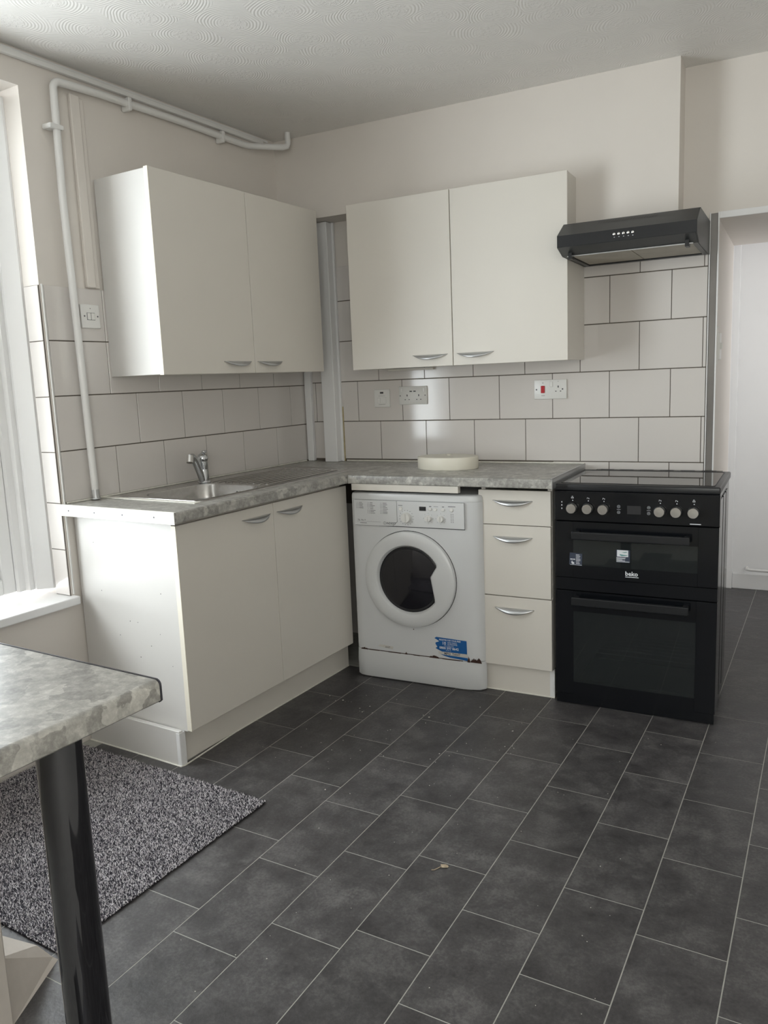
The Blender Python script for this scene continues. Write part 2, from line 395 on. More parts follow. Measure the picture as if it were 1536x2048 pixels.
# hall beyond the opening
wh = B(); wh.box(1.2, 3.7, 1.575, 1.75, 0, H); wh.box(1.70, 1.912, .861, 1.574, 0, H)
wh.done('wall_hall', MT['gloss'], kind='structure')
B().box(1.967, 3.6, 1.556, 1.5745, 0, .094, .003, 1).done('baseboard_hall', MT['gloss'], kind='structure')
d1 = B(); d1.box(1.9125, 1.9665, 1.545, 1.5745, 0, 2.30, .002, 1); d1.box(1.9125, 1.930, 1.40, 1.5445, 0, 2.30, .002, 1)
d1.done('door_1', MT['gloss'], kind='structure', label='white painted frame of the hall opening')
B().box(1.9492, 1.9745, -.004, .0034, .70, 1.921, .001, 1).done('trim_1', MT['grey'], kind='structure')
t2 = B(); t2.box(1.9442, 1.9488, -.006, .0034, .70, 1.925, .001, 1); t2.box(1.9748, 1.981, -.006, .0, .70, 1.925, .001, 1); t2.box(1.981, 2.84, -.005, -.0003, 1.900, 1.925, .001, 1)
t2.done('trim_2', MT['gloss'], kind='structure')

# ------------------------------------------------------------------ window beside the sink
w1 = B()
w1.prism([(-.0880, -1.5206), (-.0890, -1.529), (-.128, -1.572), (-.142, -1.572), (-.142, -1.590), (-.158, -1.598), (-.158, -1.622), (-.166, -1.630), (-.23, -1.630), (-.23, -1.5206)], 'z', .60, 2.34)   # splayed lining
w1.box(-.235, -.165, -1.68, -1.6305, .60, 2.34, .006, 2)
w1.prism([(-.10, 2.34), (-.23, 2.34), (-.23, 2.29), (-.17, 2.29)], 'y', -2.97, -1.63)
w1.box(-.235, -.165, -2.97, -2.90, .60, 2.34, .004, 1)
w1.box(-.235, -.165, -2.90, -1.68, .60, .66, .004, 1)
w1 = lframe(w1.done('window_1', MT['gloss'], kind='structure'))
sh = B(); sh.box(-.215, -.18, -1.745, -1.6805, .661, 2.29, .006, 2).box(-.215, -.18, -2.90, -2.84, .661, 2.29, .004, 1)
sh.box(-.215, -.18, -2.84, -1.745, .661, .74, .004, 1).box(-.215, -.18, -2.84, -1.745, 2.22, 2.29, .004, 1).box(-.215, -.18, -2.84, -1.745, 1.44, 1.49, .004, 1)
sh.done('sash', MT['gloss'], w1)
B().box(-.199, -.196, -2.84, -1.745, .74, 1.44).done('pane', MT['pane'], w1)
B().box(-.199, -.196, -2.84, -1.745, 1.49, 2.22).done('pane', MT['pane'], w1)
B().box(-.16, .034, -3.02, -1.507, .546, .577, .004, 2).done('sill', MT['gloss'], w1)

# ------------------------------------------------------------------ pipes and boxing on the sink wall
def arc(c, u, w, r, a0, a1, n=6):
    return [Vector(c)+Vector(u)*r*math.cos(a0+(a1-a0)*i/n)+Vector(w)*r*math.sin(a0+(a1-a0)*i/n) for i in range(n+1)]
t = thing('water_pipe', 'white painted water pipe dropping from the ceiling to the worktop beside the window', 'pipe', (.024, -1.392, .925), True)
b = bb(t)
pr_ = .0135
path = [(.030, -1.392, .926), (.028, -1.398, 1.4), (.028, -1.408, 2.0), (.028, -1.402, 2.365)]
path += arc((.028, -1.374, 2.375), (0, -1, 0), (0, 0, 1), .028, 0, HP, 6)
path += [(.028, -1.2, 2.410), (.028, -.8, 2.413), (.028, -.40, 2.408)]
path += [(.032, -.375, 2.408), (.055, -.345, 2.409), (.130, -.245, 2.412), (.142, -.228, 2.418), (.145, -.224, 2.430), (.145, -.224, 2.4788)]
b.tube(path, pr_, 14); b.done('tube', MT['pipe'], t, True)
for (bb_, zz_, vert) in ((-1.405, 2.245, True), (-1.07, 2.411, False), (-.55, 2.410, False)):
    c = bb(t)
    if vert: c.box(.001, .046, bb_-.004-.035, bb_+.019, zz_-.008, zz_+.008, .003, 1)
    else: c.box(.001, .046, bb_-.008, bb_+.008, zz_-.027, zz_+.020, .003, 1)
    c.done('pipe_clip', MT['pipe'], t)
c = bb(t); c.cyl((.030, -1.392, .9262), (.030, -1.392, .931), .020, .017, 16); c.cyl((.030, -1.392, .931), (.0296, -1.3925, .962), .0145, .0142, 16)
c.done('collar', MT['silver'], t, True, label='bare worn metal foot of the pipe')
t = thing('ceiling_conduit', 'thin white conduit running along the top of the sink wall above the water pipe', 'conduit', (.012, -2.2, 2.455), True)
b = bb(t); b.box(.0003, .020, -3.4, -.245, 2.442, 2.462, .004, 2); b.done('channel', MT['pipe'], t)
b = bb(t); b.box(.0003, .009, -3.4, -.20, 2.4625, 2.471, .001, 1); b.done('cable', MT['gloss'], t)
o = lframe(B().box(.0003, .016, -1.325, -1.285, 1.7085, 2.385, .003, 1).box(.0003, .007, -1.285, -1.262, 1.7085, 2.38, .002, 1).done('trim_3', MT['wall'], kind='structure'))
o = B().box(.138, .212, -.062, -.0028, .9225, 2.099, .003, 1).box(.212, .222, -.016, -.0028, .9225, 2.099, .001, 1).done('trim_4', MT['gloss'], kind='structure', label='white boxed-in pipe in the corner')
B().box(.2222, .2262, -.006, -.0028, .9225, 1.20).done('stained_sealant', MT['yellow'], o)
B().box(.012, .050, -.028, -.0028, .9225, 1.90, .003, 1).done('trim_5', MT['gloss'], kind='structure')

# ------------------------------------------------------------------ handles
def handle_mesh(w=.170, h=.021, d=.024):
    """cup-shaped bow handle: straight top edge on the door, belly arching out to a curved lip. local: x along, -y out, top at z 0"""
    bm = bmesh.new(); nt_, ns = 24, 7; th = .0022
    def P(i, j, off):
        t = -1+2*i/nt_; e = max(0., 1-t*t); s_ = j/ns*HP
        y = -(d-off)*e*math.sin(s_)-.0006; z = -(h)*e*(1-math.cos(s_))-off*(1-j/ns)
        return Vector((t*w/2*(1 if off == 0 else .985), y, z))
    O = [[bm.verts.new(P(i, j, 0)) for j in range(ns+1)] for i in range(nt_+1)]
    I = [[bm.verts.new(P(i, j, th)) for j in range(ns+1)] for i in range(nt_+1)]
    for i in range(nt_):
        for j in range(ns):
            bm.faces.new((O[i][j], O[i+1][j], O[i+1][j+1], O[i][j+1])); bm.faces.new((I[i][j], I[i][j+1], I[i+1][j+1], I[i+1][j]))
        bm.faces.new((O[i][0], I[i][0], I[i+1][0], O[i+1][0])); bm.faces.new((O[i][ns], O[i+1][ns], I[i+1][ns], I[i][ns]))
    bmesh.ops.remove_doubles(bm, verts=bm.verts, dist=1e-5); bmesh.ops.recalc_face_normals(bm, faces=bm.faces)
    me = bpy.data.meshes.new('handle'); bm.to_mesh(me); bm.free()
    me.polygons.foreach_set('use_smooth', [True]*len(me.polygons)); me.materials.append(MT['silver']); return me
HM = handle_mesh()
def handle(parent, x, y, z, left=False):
    """x, y, z: middle of the straight lip in frame coordinates"""
    o = link('handle', HM, None, parent)
    fb = Vector(parent.get('fb') or parent.parent['fb'])
    o.location = Vector((x, y, z))-fb
    if left: o.rotation_euler = (0, 0, HP)
    return o
def door_part(root, name, box, mat=None, edge=None):
    b = bb(root); b.box(*box, .0012, 1); return b.done(name, mat or MT['lam'], root)

# ------------------------------------------------------------------ sink base cabinet
t = thing('sink_base_cabinet', 'cream double-door base cabinet under the sink with a painted end panel and plinth', 'cabinet', (.26, -.96, 0), True)
b = bb(t); b.box(.004, .508, -1.4785, -1.461, .125, .8835, .001, 1).done('end_panel', MT['panel'], t, label='white painted end panel with old screw marks')
b = bb(t); b.box(.006, .508, -1.4605, -.448, .135, .153).box(.006, .508, -.466, -.448, .1535, .86).box(.006, .020, -1.4605, -.4665, .1535, .86).box(.490, .508, -1.4605, -.4665, .845, .8835)
b.done('carcass', MT['lam'], t)
for (y0, y1, hy) in ((-1.4785, -.9615, -1.063), (-.9585, -.446, -.857)):
    d = door_part(t, 'door', (.511, .529, y0, y1, .131, .866)); handle(d, .529, hy, .828, True)
b = bb(t); b.box(.5095, .5300, -1.4815, -1.4787, .131, .866).done('door_edging', MT['edge'], t)
b = bb(t); b.box(.452, .470, -1.4830, -.405, 0.0003, .1245, .001, 1); b.done('plinth', MT['lam'], t)
b = bb(t); b.box(.004, .488, -1.5020, -1.4835, .0003, .130, .002, 1); b.done('plinth', MT['panel'], t)
b = bb(t); b.box(.4702, .4895, -1.5030, -1.4740, .0003, .1245, .002, 1).done('plinth_corner', MT['gloss'], t, label='white plastic corner strip of the plinth')
b = bb(t); b.tube([(.004, -1.5045, .001), (.25, -1.5035, .001), (.489, -1.5045, .001), (.492, -1.49, .001), (.472, -1.2, .001), (.472, -.8, .001), (.4715, -.41, .001)], .0032, 6).done('floor_sealant', MT['seal'], t)
b = bb(t)
for (a_, z_) in ((.12, .60), (.30, .50), (.30, .37), (.41, .47), (.26, .50), (.20, .44), (.10, .78), (.43, .62), (.46, .36), (.36, .42)):
    r_ = random.uniform(.0013, .0026)
    b.cyl((a_, -1.4798, z_), (a_, -1.4784, z_), r_*.5, r_, 8)
b.done('screw_marks', MT['print'], t, kind='stuff')

# ------------------------------------------------------------------ worktops
WT, WBt = .9220, .8840
def slab_front(b, a0, a1, b0, b1):             # along b, rounded front edge at a1
    r = .007; pts = [(a0, WBt), (a1-.003, WBt), (a1, WBt+.003)]
    pts += [(a1-r+r*math.cos(x), WT-r+r*math.sin(x)) for x in [HP*i/5 for i in range(6)]] + [(a0, WT)]
    n = len(pts); A = [b.bm.verts.new((p[0], b0, p[1])) for p in pts]; Bv = [b.bm.verts.new((p[0], b1, p[1])) for p in pts]
    b.bm.faces.new(A); b.bm.faces.new(Bv[::-1])
    for i in range(n): b.bm.faces.new((A[i], Bv[i], Bv[(i+1) % n], A[(i+1) % n]))
t = thing('worktop', 'grey stone-effect worktop holding the sink, white metal strip on its end', 'worktop', (.29, -.75, WBt), True)
b = bb(t); slab_front(b, .4795, .578, -1.5265, .0355)
b.box(.003, .4795, -1.5265, -1.288, WBt, WT); b.box(.003, .4795, -.895, -.14, WBt, WT); b.box(.003, .115, -1.288, -.895, WBt, WT)
b.prism([(.006, -.14), (.4795, -.14), (.4795, .028), (.006, -.001)], 'z', WBt, WT)
b.done('slab', MT['stone'], t, True)
b = bb(t); b.box(.0, .5795, -1.5292, -1.5268, .8815, .9235, .0008, 1); b.box(.0, .5795, -1.5292, -1.520, .9222, .9236); es = b.done('end_strip', MT['strip'], t, label='white metal end strip with four screws')
for a_ in (.045, .185, .33, .485):
    c = bb(t); c.cyl((a_, -1.5292, .9025), (a_, -1.5303, .9025), .0033, .0026, 12); c.done('screw', MT['print'], es)
b = bb(t); b.box(.003, .012, -1.505, -.03, .9222, .9285, .002, 1); b.done('sealant', MT['seal'], t)

t = thing('worktop', 'grey stone-effect worktop over the washing machine and drawers, ending at the black cooker', 'worktop', (1.0, -.27, WBt))
JX0 = .578*CK - K*.0; jn = lambda y: (.5785 + K*y)/CK       # the joint line follows the other worktop's front
b = bb(t); r = .007; XR = 1.4515; FY = -.540
pts = [(FY+.003, WBt), (FY, WBt+.003)] + [(FY+r-r*math.cos(x), WT-r+r*math.sin(x)) for x in [HP*i/5 for i in range(6)]] + [(-.0028, WT), (-.0028, WBt)]
A = [b.bm.verts.new((jn(p[0])+.0015, p[0], p[1])) for p in pts]; Bv = [b.bm.verts.new((XR, p[0], p[1])) for p in pts]
b.bm.faces.new(A); b.bm.faces.new(Bv[::-1]); n = len(pts)
for i in range(n): b.bm.faces.new((A[i], Bv[i], Bv[(i+1) % n], A[(i+1) % n]))
b.done('slab', MT['stone'], t, True)
b = bb(t); b.box(XR+.0002, XR+.0028, -.5405, -.003, .8825, .9236, .0006, 1); b.box(XR-.007, XR+.0028, -.5405, -.003, .9222, .9236); b.done('end_strip', MT['silver'], t)
b = bb(t); b.box(.235, 1.4515, -.0095, -.0029, .9222, .929, .002, 1); b.done('sealant', MT['seal'], t)
t = B().box(.56, 1.062, -.535, -.510, .855, .8835, .001, 1).done('filler_batten', MT['lam'], label='cream batten fixed under the worktop above the washing machine', category='batten')

# ------------------------------------------------------------------ sink
def rrect(x0, x1, y0, y1, r, z, n=6):
    P = []
    for cx, cy, a0 in ((x1-r, y1-r, 0), (x0+r, y1-r, HP), (x0+r, y0+r, 2*HP), (x1-r, y0+r, 3*HP)):
        for i in range(n+1): P.append((cx+r*math.cos(a0+HP*i/n), cy+r*math.sin(a0+HP*i/n), z))
    return P
t = thing('kitchen_sink', 'inset stainless steel sink with one bowl and a ribbed drainer', 'sink', (.28, -.83, WT), True)
b = bb(t)
b.loft([rrect(.050, .496, -1.322, -.318, .035, WT+.0003), rrect(.051, .495, -1.321, -.319, .035, WT+.004), rrect(.056, .490, -1.316, -.324, .032, WT+.006), rrect(.066, .480, -1.306, -.334, .03, WT+.003)])
b.loft([rrect(.066, .480, -1.306, -.334, .03, WT+.003), rrect(.128, .462, -1.275, -.915, .07, WT+.003)])
b.done('deck', MT['steel'], t, True)
b = bb(t)
b.loft([rrect(.128, .462, -1.275, -.915, .07, WT+.003), rrect(.131, .459, -1.272, -.918, .068, WT-.002), rrect(.135, .455, -1.268, -.922, .065, WT-.09), rrect(.145, .445, -1.258, -.932, .06, WT-.145), rrect(.175, .415, -1.228, -.962, .05, WT-.160)], cap1=True)
b.done('bowl', MT['steel'], t, True)
b = bb(t)
for i in range(9):
    a_ = .135+.038*i; bs = -.875 if 1 < i < 7 else -.885
    b.tube([(a_, bs, WT+.0025), (a_, bs+.01, WT+.0045), (a_, -.39, WT+.0045), (a_, -.375, WT+.0025)], .0042, 8)
b.done('drainer_rib', MT['steel'], t, True, kind='stuff')
b = bb(t); b.cyl((.32, -.924, WT-.035), (.32, -.9262, WT-.035), .015, .012, 20); b.done('overflow', MT['chrome'], t, True)
b = bb(t); b.cyl((.32, -.9263, WT-.035), (.32, -.9268, WT-.035), .0085, .0085, 16); b.done('overflow_hole', MT['dark'], t)
b = bb(t); b.box(.010, .500, -1.352, -1.3245, WT+.0002, WT+.0032, .001, 1).done('sealant_strip', MT['seal'], t, label='thick white strip sealing the end of the sink')

t = thing('mixer_tap', 'chrome sink mixer tap with a raised lever and cylindrical spray head', 'tap', (.095, -.882, WT+.003), True)
z0 = WT+.0035
b = bb(t); b.lathe = None
c = bb(t); c.cyl((.095, -.882, z0), (.095, -.882, z0+.006), .027, .025, 24); c.cyl((.095, -.882, z0+.006), (.095, -.882, z0+.055), .0215, .019, 24); c.cyl((.095, -.882, z0+.055), (.095, -.882, z0+.088), .019, .0205, 24)
c.done('body', MT['chrome'], t, True)
c = bb(t); c.loft([[(.095+rr*math.cos(x), -.882+rr*math.sin(x), z0+zz_) for x in [2*math.pi*k/20 for k in range(20)]] for rr, zz_ in ((.0205, .089), (.023, .098), (.0225, .108), (.018, .117), (.009, .123), (.0015, .124))], cap0=True, cap1=True)
c.tube([(.095, -.882, z0+.118), (.100, -.880, z0+.128), (.112, -.876, z0+.131)], [.009, .008, .006], 10)
c.done('lever', MT['chrome'], t, True)
c = bb(t); c.tube([(.100, -.898, z0+.008), (.104, -.912, z0+.040), (.109, -.934, z0+.078), (.113, -.950, z0+.104), (.118, -.966, z0+.116), (.125, -.985, z0+.116)], [.013, .015, .0155, .0155, .015, .013], 14)
c.done('spout', MT['chrome'], t, True)
c = bb(t); c.cyl((.124, -.982, z0+.122), (.130, -.992, z0+.095), .0135, .0145, 18); c.done('spray_head', MT['knob'], t, True, label='lighter ribbed spray head')
c.bm if False else None

# ------------------------------------------------------------------ washing machine
WR = math.radians(1.2)
t = thing('washing_machine', 'white freestanding washing machine under the worktop with chipped rusty lower edge', 'washing machine', (.858, -.30, 0), rot=WR)
X0, X1, FYm = .558, 1.158, -.560
b = bb(t)
prof = [(X0, -.09), (X1-.030, -.09), (X1-.030, -.5165), (X1-.001, -.518), (X1-.005, -.529), (X1-.022, -.545), (X1-.060, -.556), (X1-.09, FYm), (X0+.05, FYm), (X0+.022, -.556), (X0+.006, -.545), (X0, -.525)]
b.prism(prof, 'z', .148, .822); b.done('cabinet', MT['wm'], t, True)
b = bb(t)
def sc(p, s, dy=0): return [(.858+(x-.858)*s, -.30+(y+.30)*s+dy) for x, y in p]
b.loft([[(x, y, z) for x, y in sc(prof, s)] for s, z in ((.999, .8224), (1.0, .826), (.998, .838), (.988, .8465), (.965, .850))], cap0=True, cap1=True)
b.done('top_panel', MT['wmp'], t, True)
b = bb(t); b.loft([[(x, y, z) for x, y in sc(prof, s)] for s, z in ((.995, .022), (1.006, .027), (1.008, .10), (1.002, .1455))], cap0=True, cap1=True)
b.done('kick_panel', MT['wmp'], t, True)
for x_, y_ in ((X0+.06, -.48), (X1-.06, -.48), (X0+.06, -.1), (X1-.06, -.1)):
    c = bb(t); c.cyl((x_, y_, 0.0180), (x_, y_, .0218), .02, .016, 16); c.done('foot', MT['dark'], t)
# control fascia
b = bb(t); b.prism([(.784, .8195), (1.092, .8195), (1.092, .712), (.773, .712), (.7895, .7265), (.7895, .8195)][0:0] or [(.7905, .8195), (1.0905, .8195), (1.0905, .7120), (.7700, .7120), (.7905, .7300)], 'y', -.5665, -.5604)
b.done('control_panel', MT['wmp'], t)
b = bb(t); b.prism([(.586, .8195), (.7888, .8195), (.7888, .7308), (.7678, .7120), (.70, .7100), (.586, .7100)], 'y', -.5672, -.5604)
dr = b.done('detergent_drawer', MT['wmp'], t)
b = bb(t); b.box(.5855, 1.091, -.5609, -.5602, .7075, .8205).done('fascia_gap', MT['print'], t)
# shallow finger scoop under the drawer
b = bb(t); b.prism([(.592, .7088), (.750, .7088), (.70, .699), (.655, .688), (.635, .688), (.610, .698)], 'y', -.5607, -.5602); b.done('drawer_scoop', MT['wmp'], t)
# door ring with grip
cx, cz = .8385, .4830
notch = [(.1275, .066), (.0965, .018), (.116, -.086)]
def rin(a, r0):
    best = r0
    d = Vector((math.cos(a), math.sin(a)))
    for p, q in zip(notch, notch[1:]):
        p = Vector(p); q = Vector(q); e = q-p; den = d.x*e.y-d.y*e.x
        if abs(den) < 1e-9: continue
        s_ = (p.x*e.y-p.y*e.x)/den; u_ = (p.x*d.y-p.y*d.x)/den
        if s_ > 0 and 0 <= u_ <= 1: best = min(best, s_*(r0/.1435))
    return best
NA = 96; angs = [2*math.pi*i/NA for i in range(NA)]
def ring(f, y): return [(cx+f(a)*math.cos(a), y, cz+f(a)*math.sin(a)) for a in angs]
b = bb(t)
b.loft([ring(lambda a: .2085, -.5604), ring(lambda a: .2085, -.572), ring(lambda a: .2065, -.578), ring(lambda a: .200, -.582), ring(lambda a: .185, -.585),
        ring(lambda a: max(rin(a, .1435)+.018, .165 if abs(math.atan2(math.sin(a), math.cos(a))+.1) > .62 else 0), -.586), ring(lambda a: rin(a, .1435)+.008, -.583), ring(lambda a: rin(a, .1435)+.001, -.574), ring(lambda a: rin(a, .1435), -.5635)])
door = b.done('door', MT['wmp'], t, True)
b = bb(t); b.lathe_y(cx, cz, [(.211, -.5602), (.211, -.5606)], 64).done('door_gap', MT['dark'], t)
b = bb(t); b.loft([[(cx+.150*f*math.cos(a), -.564-.012*math.cos(f*1.5)*(1 if f < .95 else .2), cz+.150*f*math.sin(a)) for a in angs] for f in (1., .93, .8, .6, .4, .2, .02)], cap1=True)
b.done('door_glass', plain('washer_glass', (.012, .012, .016), .06, spec=.6), door, True)
b = bb(t); b.loft([ring(lambda a: rin(a, .1435)-.001, -.5645), ring(lambda a: rin(a, .1435)-.007, -.568), ring(lambda a: rin(a, .1435)-.013, -.5675)]).done('door_seal', MT['dark'], door, True)
def yknob(b, x, z, r, y0, h, n=28):
    b.lathe_y(x, z, [(r, y0), (r*.98, y0-h*.6), (r*.86, y0-h), (r*.2, y0-h*1.02)], n)
PY = -.5666
for x_, z_, r_, h_ in ((.833, .7505, .0225, .016), (.933, .751, .0145, .013), (.9885, .751, .0145, .013)):
    c = bb(t); yknob(c, x_, z_, r_, PY, h_); k_ = c.done('dial', MT['plastic'], t, True)
    c = bb(t); c.box(x_-.0025, x_+.0025, PY-h_-.004, PY-h_*.7, z_-r_*.8, z_+r_*.8, .001, 1); c.done('grip', MT['plastic'], k_)
for x_, z_, w_, h_ in ((.808, .788, .0080, .0080), (.9425, .7905, .0085, .0060), (.9655, .7895, .0085, .0060), (.9995, .7895, .0085, .0060), (1.037, .7905, .0085, .0085)):
    c = bb(t); c.loft([[(x_+w_*s*math.cos(a), PY-y_, z_+h_*s*math.sin(a)) for a in [2*math.pi*k/20 for k in range(20)]] for s, y_ in ((1.0, 0), (1.0, .003), (.85, .0042))], cap0=True, cap1=True)
    c.done('button', MT['plastic'], t, True)
c = bb(t); c.box(.893, .9235, PY-.0004, PY+.0004, .782, .7995).done('display', MT['dark'], t)
# printed marks: dashes where the photo shows rows of tiny print
c = bb(t)
def dash(x, z, w, h=.0016, y=PY): c.box(x, x+w, y-.00025, y+.00005, z-h/2, z+h/2)
random.seed(3)
for colx, rws in ((.598, [.8085, .802, .796, .790, .7845]), (.651, [.8085, .802, .796, .790, .783, .776, .770, .764]), (.712, [.8085, .802, .796, .790, .783, .776, .770, .764])):
    for i_, z_ in enumerate(rws):
        if i_ not in (0, 4) or colx < .6 and i_ == 4: dash(colx, z_, .002, .0022, -.5673); dash(colx+.0065, z_, .002, .0022, -.5673)
        else: dash(colx, z_, .008, .0006, -.5673)
        dash(colx+.012, z_, random.uniform(.012, .026), .0017, -.5673)
dash(.597, .7265, .115, .0006, -.5673); dash(.612, .7195, .032, .0018, -.5673)
for i_ in range(16):
    a_ = 2*math.pi*(i_/16)+.2; dash(.833+.0315*math.cos(a_)-.0012, .7505+.0315*math.sin(a_), .0024, .0024)
for kx in (.933, .9885):
    for i_ in range(8): a_ = 2*math.pi*i_/8; dash(kx+.0215*math.cos(a_)-.001, .751+.0215*math.sin(a_), .002, .0014)
dash(.797, .8015, .019, .0022); dash(1.022, .8035, .032, .0024); dash(.958, .8015, .020, .0013); dash(.9955, .8015, .009, .0028); dash(.938, .8015, .010, .0028)
for i_ in range(6): dash(1.0335, .772-.0066*i_, .003, .0026); dash(1.041, .772-.0066*i_, .0035, .0022)
c.done('printed_marks', MT['print'], t, kind='stuff')
tb_ = tuple(t['fb'])
ms = [text_mesh('INDESIT', .0135, .7385, -.5674, .7180, tb_, xs=.92, bold=.0002), text_mesh('7kg  6kg  A', .0085, .600, -.5674, .7305, tb_)]
lettering(ms, 'lettering', MT['print'], t, kind='stuff')
c = bb(t); c.loft([[(.7305+r_*math.cos(a), -.5674, .7225+r_*math.sin(a)) for a in [2*math.pi*k/24 for k in range(24)]] for r_ in (.0068, .0056)]); c.box(.7297, .7313, -.5676, -.5673, .7190, .7260)
c.done('emblem', MT['print'], t)
# rust along the seam
c = bb(t); y_ = -.5612
def blob(x, z, w, h, seed):
    random.seed(seed); pts = []
    for i_ in range(14):
        f = i_/13; pts.append((x+w*f, z+h*(math.sin(math.pi*f)**.6)*random.uniform(.45, 1)))
    pts = [(x, z-.0015)]+pts+[(x+w, z-.0015)]
    c.prism([(p[0], p[1]) for p in pts], 'y', y_, y_+.0008)
c.box(X0+.05, X1-.09, y_+.0001, y_+.0008, .1455, .1488)
for a_ in ((.585, .146, .035, .009, 1), (.625, .146, .05, .003, 2), (.72, .146, .06, .002, 3), (.80, .1462, .012, .010, 4), (.84, .146, .03, .003, 5), (.915, .146, .045, .0125, 6), (.975, .146, .08, .002, 7), (1.088, .146, .012, .026, 8)): blob(*a_)
c.done('rust_patches', MT['rust'], t, kind='stuff')
c = bb(t); y_ = -.5578; blob(1.100, .146, .034, .020, 9); blob(1.120, .146, .030, .024, 12); c.done('rust_patches', MT['rust'], t, kind='stuff')
c = bb(t); c.cyl((.845, -.5600, .262), (.845, -.5608, .262), .0024, .0018, 8); c.done('scratch_marks', MT['rust'], t, kind='stuff')
# blue sticker
random.seed(5); SY = -.5606
left_edge = [(.948-.010*math.sin(i_*1.7)+random.uniform(-.006, .006)+(.012 if i_ > 8 else 0), .240-.0062*i_) for i_ in range(11)]
c = bb(t); c.prism([(1.086, .236), (1.087, .1785)]+[(p[0], p[1]) for p in left_edge[::-1]], 'y', SY-.0003, SY); c.done('sticker', MT['blue'], t, label='torn blue guarantee sticker')
c = bb(t); c.prism([(.958, .178), (1.088, .178), (1.089, .163), (.958, .166)], 'y', SY-.0003, SY); c.done('sticker', MT['paper'], t)
c = bb(t); c.prism([(.966, .1655), (1.089, .1625), (1.089, .1495), (1.05, .153), (1.01, .155), (.985, .160)], 'y', SY-.0003, SY); c.done('sticker', MT['blue'], t)
c = bb(t); c.prism([(.7, .176), (.745, .172), (.742, .160), (.70, .163), (.67, .168), (.68, .175)], 'y', SY-.0001, SY); c.done('sticker_residue', MT['paper'], t)
ms = [text_mesh('REGISTER FOR YOUR FREE', .0092, .962, SY-.0005, .2270, tb_, xs=.9, bold=.0002), text_mesh('10', .0185, .975, SY-.0005, .2095, tb_, bold=.0003), text_mesh('YEAR PARTS', .0085, .999, SY-.0005, .2175, tb_, xs=.92), text_mesh('GUARANTEE', .0085, .999, SY-.0005, .2100, tb_, xs=.92),
      text_mesh('CALL FREEPHONE', .0055, .984, SY-.0005, .2030, tb_), text_mesh('0800 597 8642', .0150, .963, SY-.0005, .1900, tb_, xs=.96, bold=.0003), text_mesh('OR VISIT US', .0045, .992, SY-.0005, .1835, tb_)]
lettering(ms, 'lettering', MT['wprint'], t, kind='stuff', label='white print on the blue sticker')
lettering([text_mesh('MPO  TANT', .0140, .984, SY-.0005, .1665, tb_, xs=.98, bold=.0003), text_mesh('ANT', .0120, .705, SY-.0005, .1625, tb_)], 'lettering', MT['print'], t, kind='stuff')

ws = 1.0136; cp = Vector((2.2776, -3.4972, 1.3237)); t.location = cp+(Vector(t.location)-cp)*ws; t.scale = (ws, ws, ws)   # set a little further back, full size

# ------------------------------------------------------------------ drawer unit
t = thing('drawer_unit', 'narrow cream unit of three drawers between washing machine and cooker', 'drawer unit', (1.28, -.24, 0))
b = bb(t); b.box(1.1335, 1.4300, -.455, -.012, .122, .140).box(1.1335, 1.151, -.455, -.012, .1405, .8835).box(1.4125, 1.4300, -.455, -.012, .1405, .8835).box(1.1515, 1.412, -.026, -.012, .1405, .8835)
b.done('carcass', MT['lam'], t)
for z0_, z1_, hz, x0_, x1_ in ((.7235, .8650, .8240, 1.1265, 1.4295), (.4240, .7205, .6740, 1.1240, 1.4285), (.1210, .4200, .3730, 1.1290, 1.4305)):
    d = door_part(t, 'drawer', (x0_, x1_, -.4745, -.4565, z0_, z1_)); handle(d, (x0_+x1_)/2-.006, -.4745, hz)
b = bb(t); b.box(1.136, 1.4330, -.450, -.434, .0003, .1195, .001, 1).done('plinth', MT['lam'], t)
b = bb(t); b.box(1.415, 1.4345, -.4525, -.4503, .0003, .1195).done('plinth_corner', MT['gloss'], t)
b = bb(t); b.tube([(1.1362, -.4525, .0015), (1.28, -.4530, .0015), (1.4345, -.4525, .0015)], .003, 6).done('floor_sealant', MT['seal'], t)

# ------------------------------------------------------------------ cooker
CX0, CX1, CF = 1.4485, 2.0475, -.489
t = thing('cooker', 'black freestanding double-oven electric cooker with ceramic hob and steel knobs', 'cooker', (1.748, -.25, 0))
b = bb(t)
b.box(CX0, CX0+.012, CF+.035, -.014, .012, .868); b.box(CX1-.018, CX1-.006, CF+.035, -.014, .012, .868)
b.box(CX0+.0125, CX1-.0185, -.03, -.014, .012, .868); b.box(CX0+.0125, CX1-.0185, CF+.035, -.0305, .012, .03)
b.box(CX0+.0125, CX1-.0185, CF+.035, -.0305, .49, .505); b.box(CX0+.0125, CX1-.0185, CF+.035, -.0305, .745, .868)
b.done('body', MT['black'], t)
for y0_, y1_ in ((-.452, -.345), (-.320, -.225), (-.200, -.110)):
    c = bb(t); c.box(CX1-.0058, CX1-.0015, y0_, y1_, .06, .845, .0018, 2); c.done('side_rib', MT['black'], t)
b = bb(t); b.box(CX0, CX1, CF, -.010, .873, .899, .005, 3); b.done('hob_frame', MT['blackm'], t, True)
b = bb(t); b.box(CX0+.022, CX1-.022, CF+.028, -.060, .8992, .9010, .0008, 1); b.done('hob_glass', MT['hob'], t)
b = bb(t); b.box(CX0+.02, CX0+.022, CF+.028, -.045, .899, .9022); b.box(CX1-.022, CX1-.02, CF+.028, -.045, .899, .9022); b.box(CX0+.02, CX1-.02, -.060, -.045, .899, .9022, .0008, 1)
b.done('hob_rim', MT['blackm'], t)
b = bb(t); b.box(CX0+.06, CX1-.03, -.040, -.014, .8992, .9025, .001, 1); vt = b.done('rear_vent', MT['black'], t)
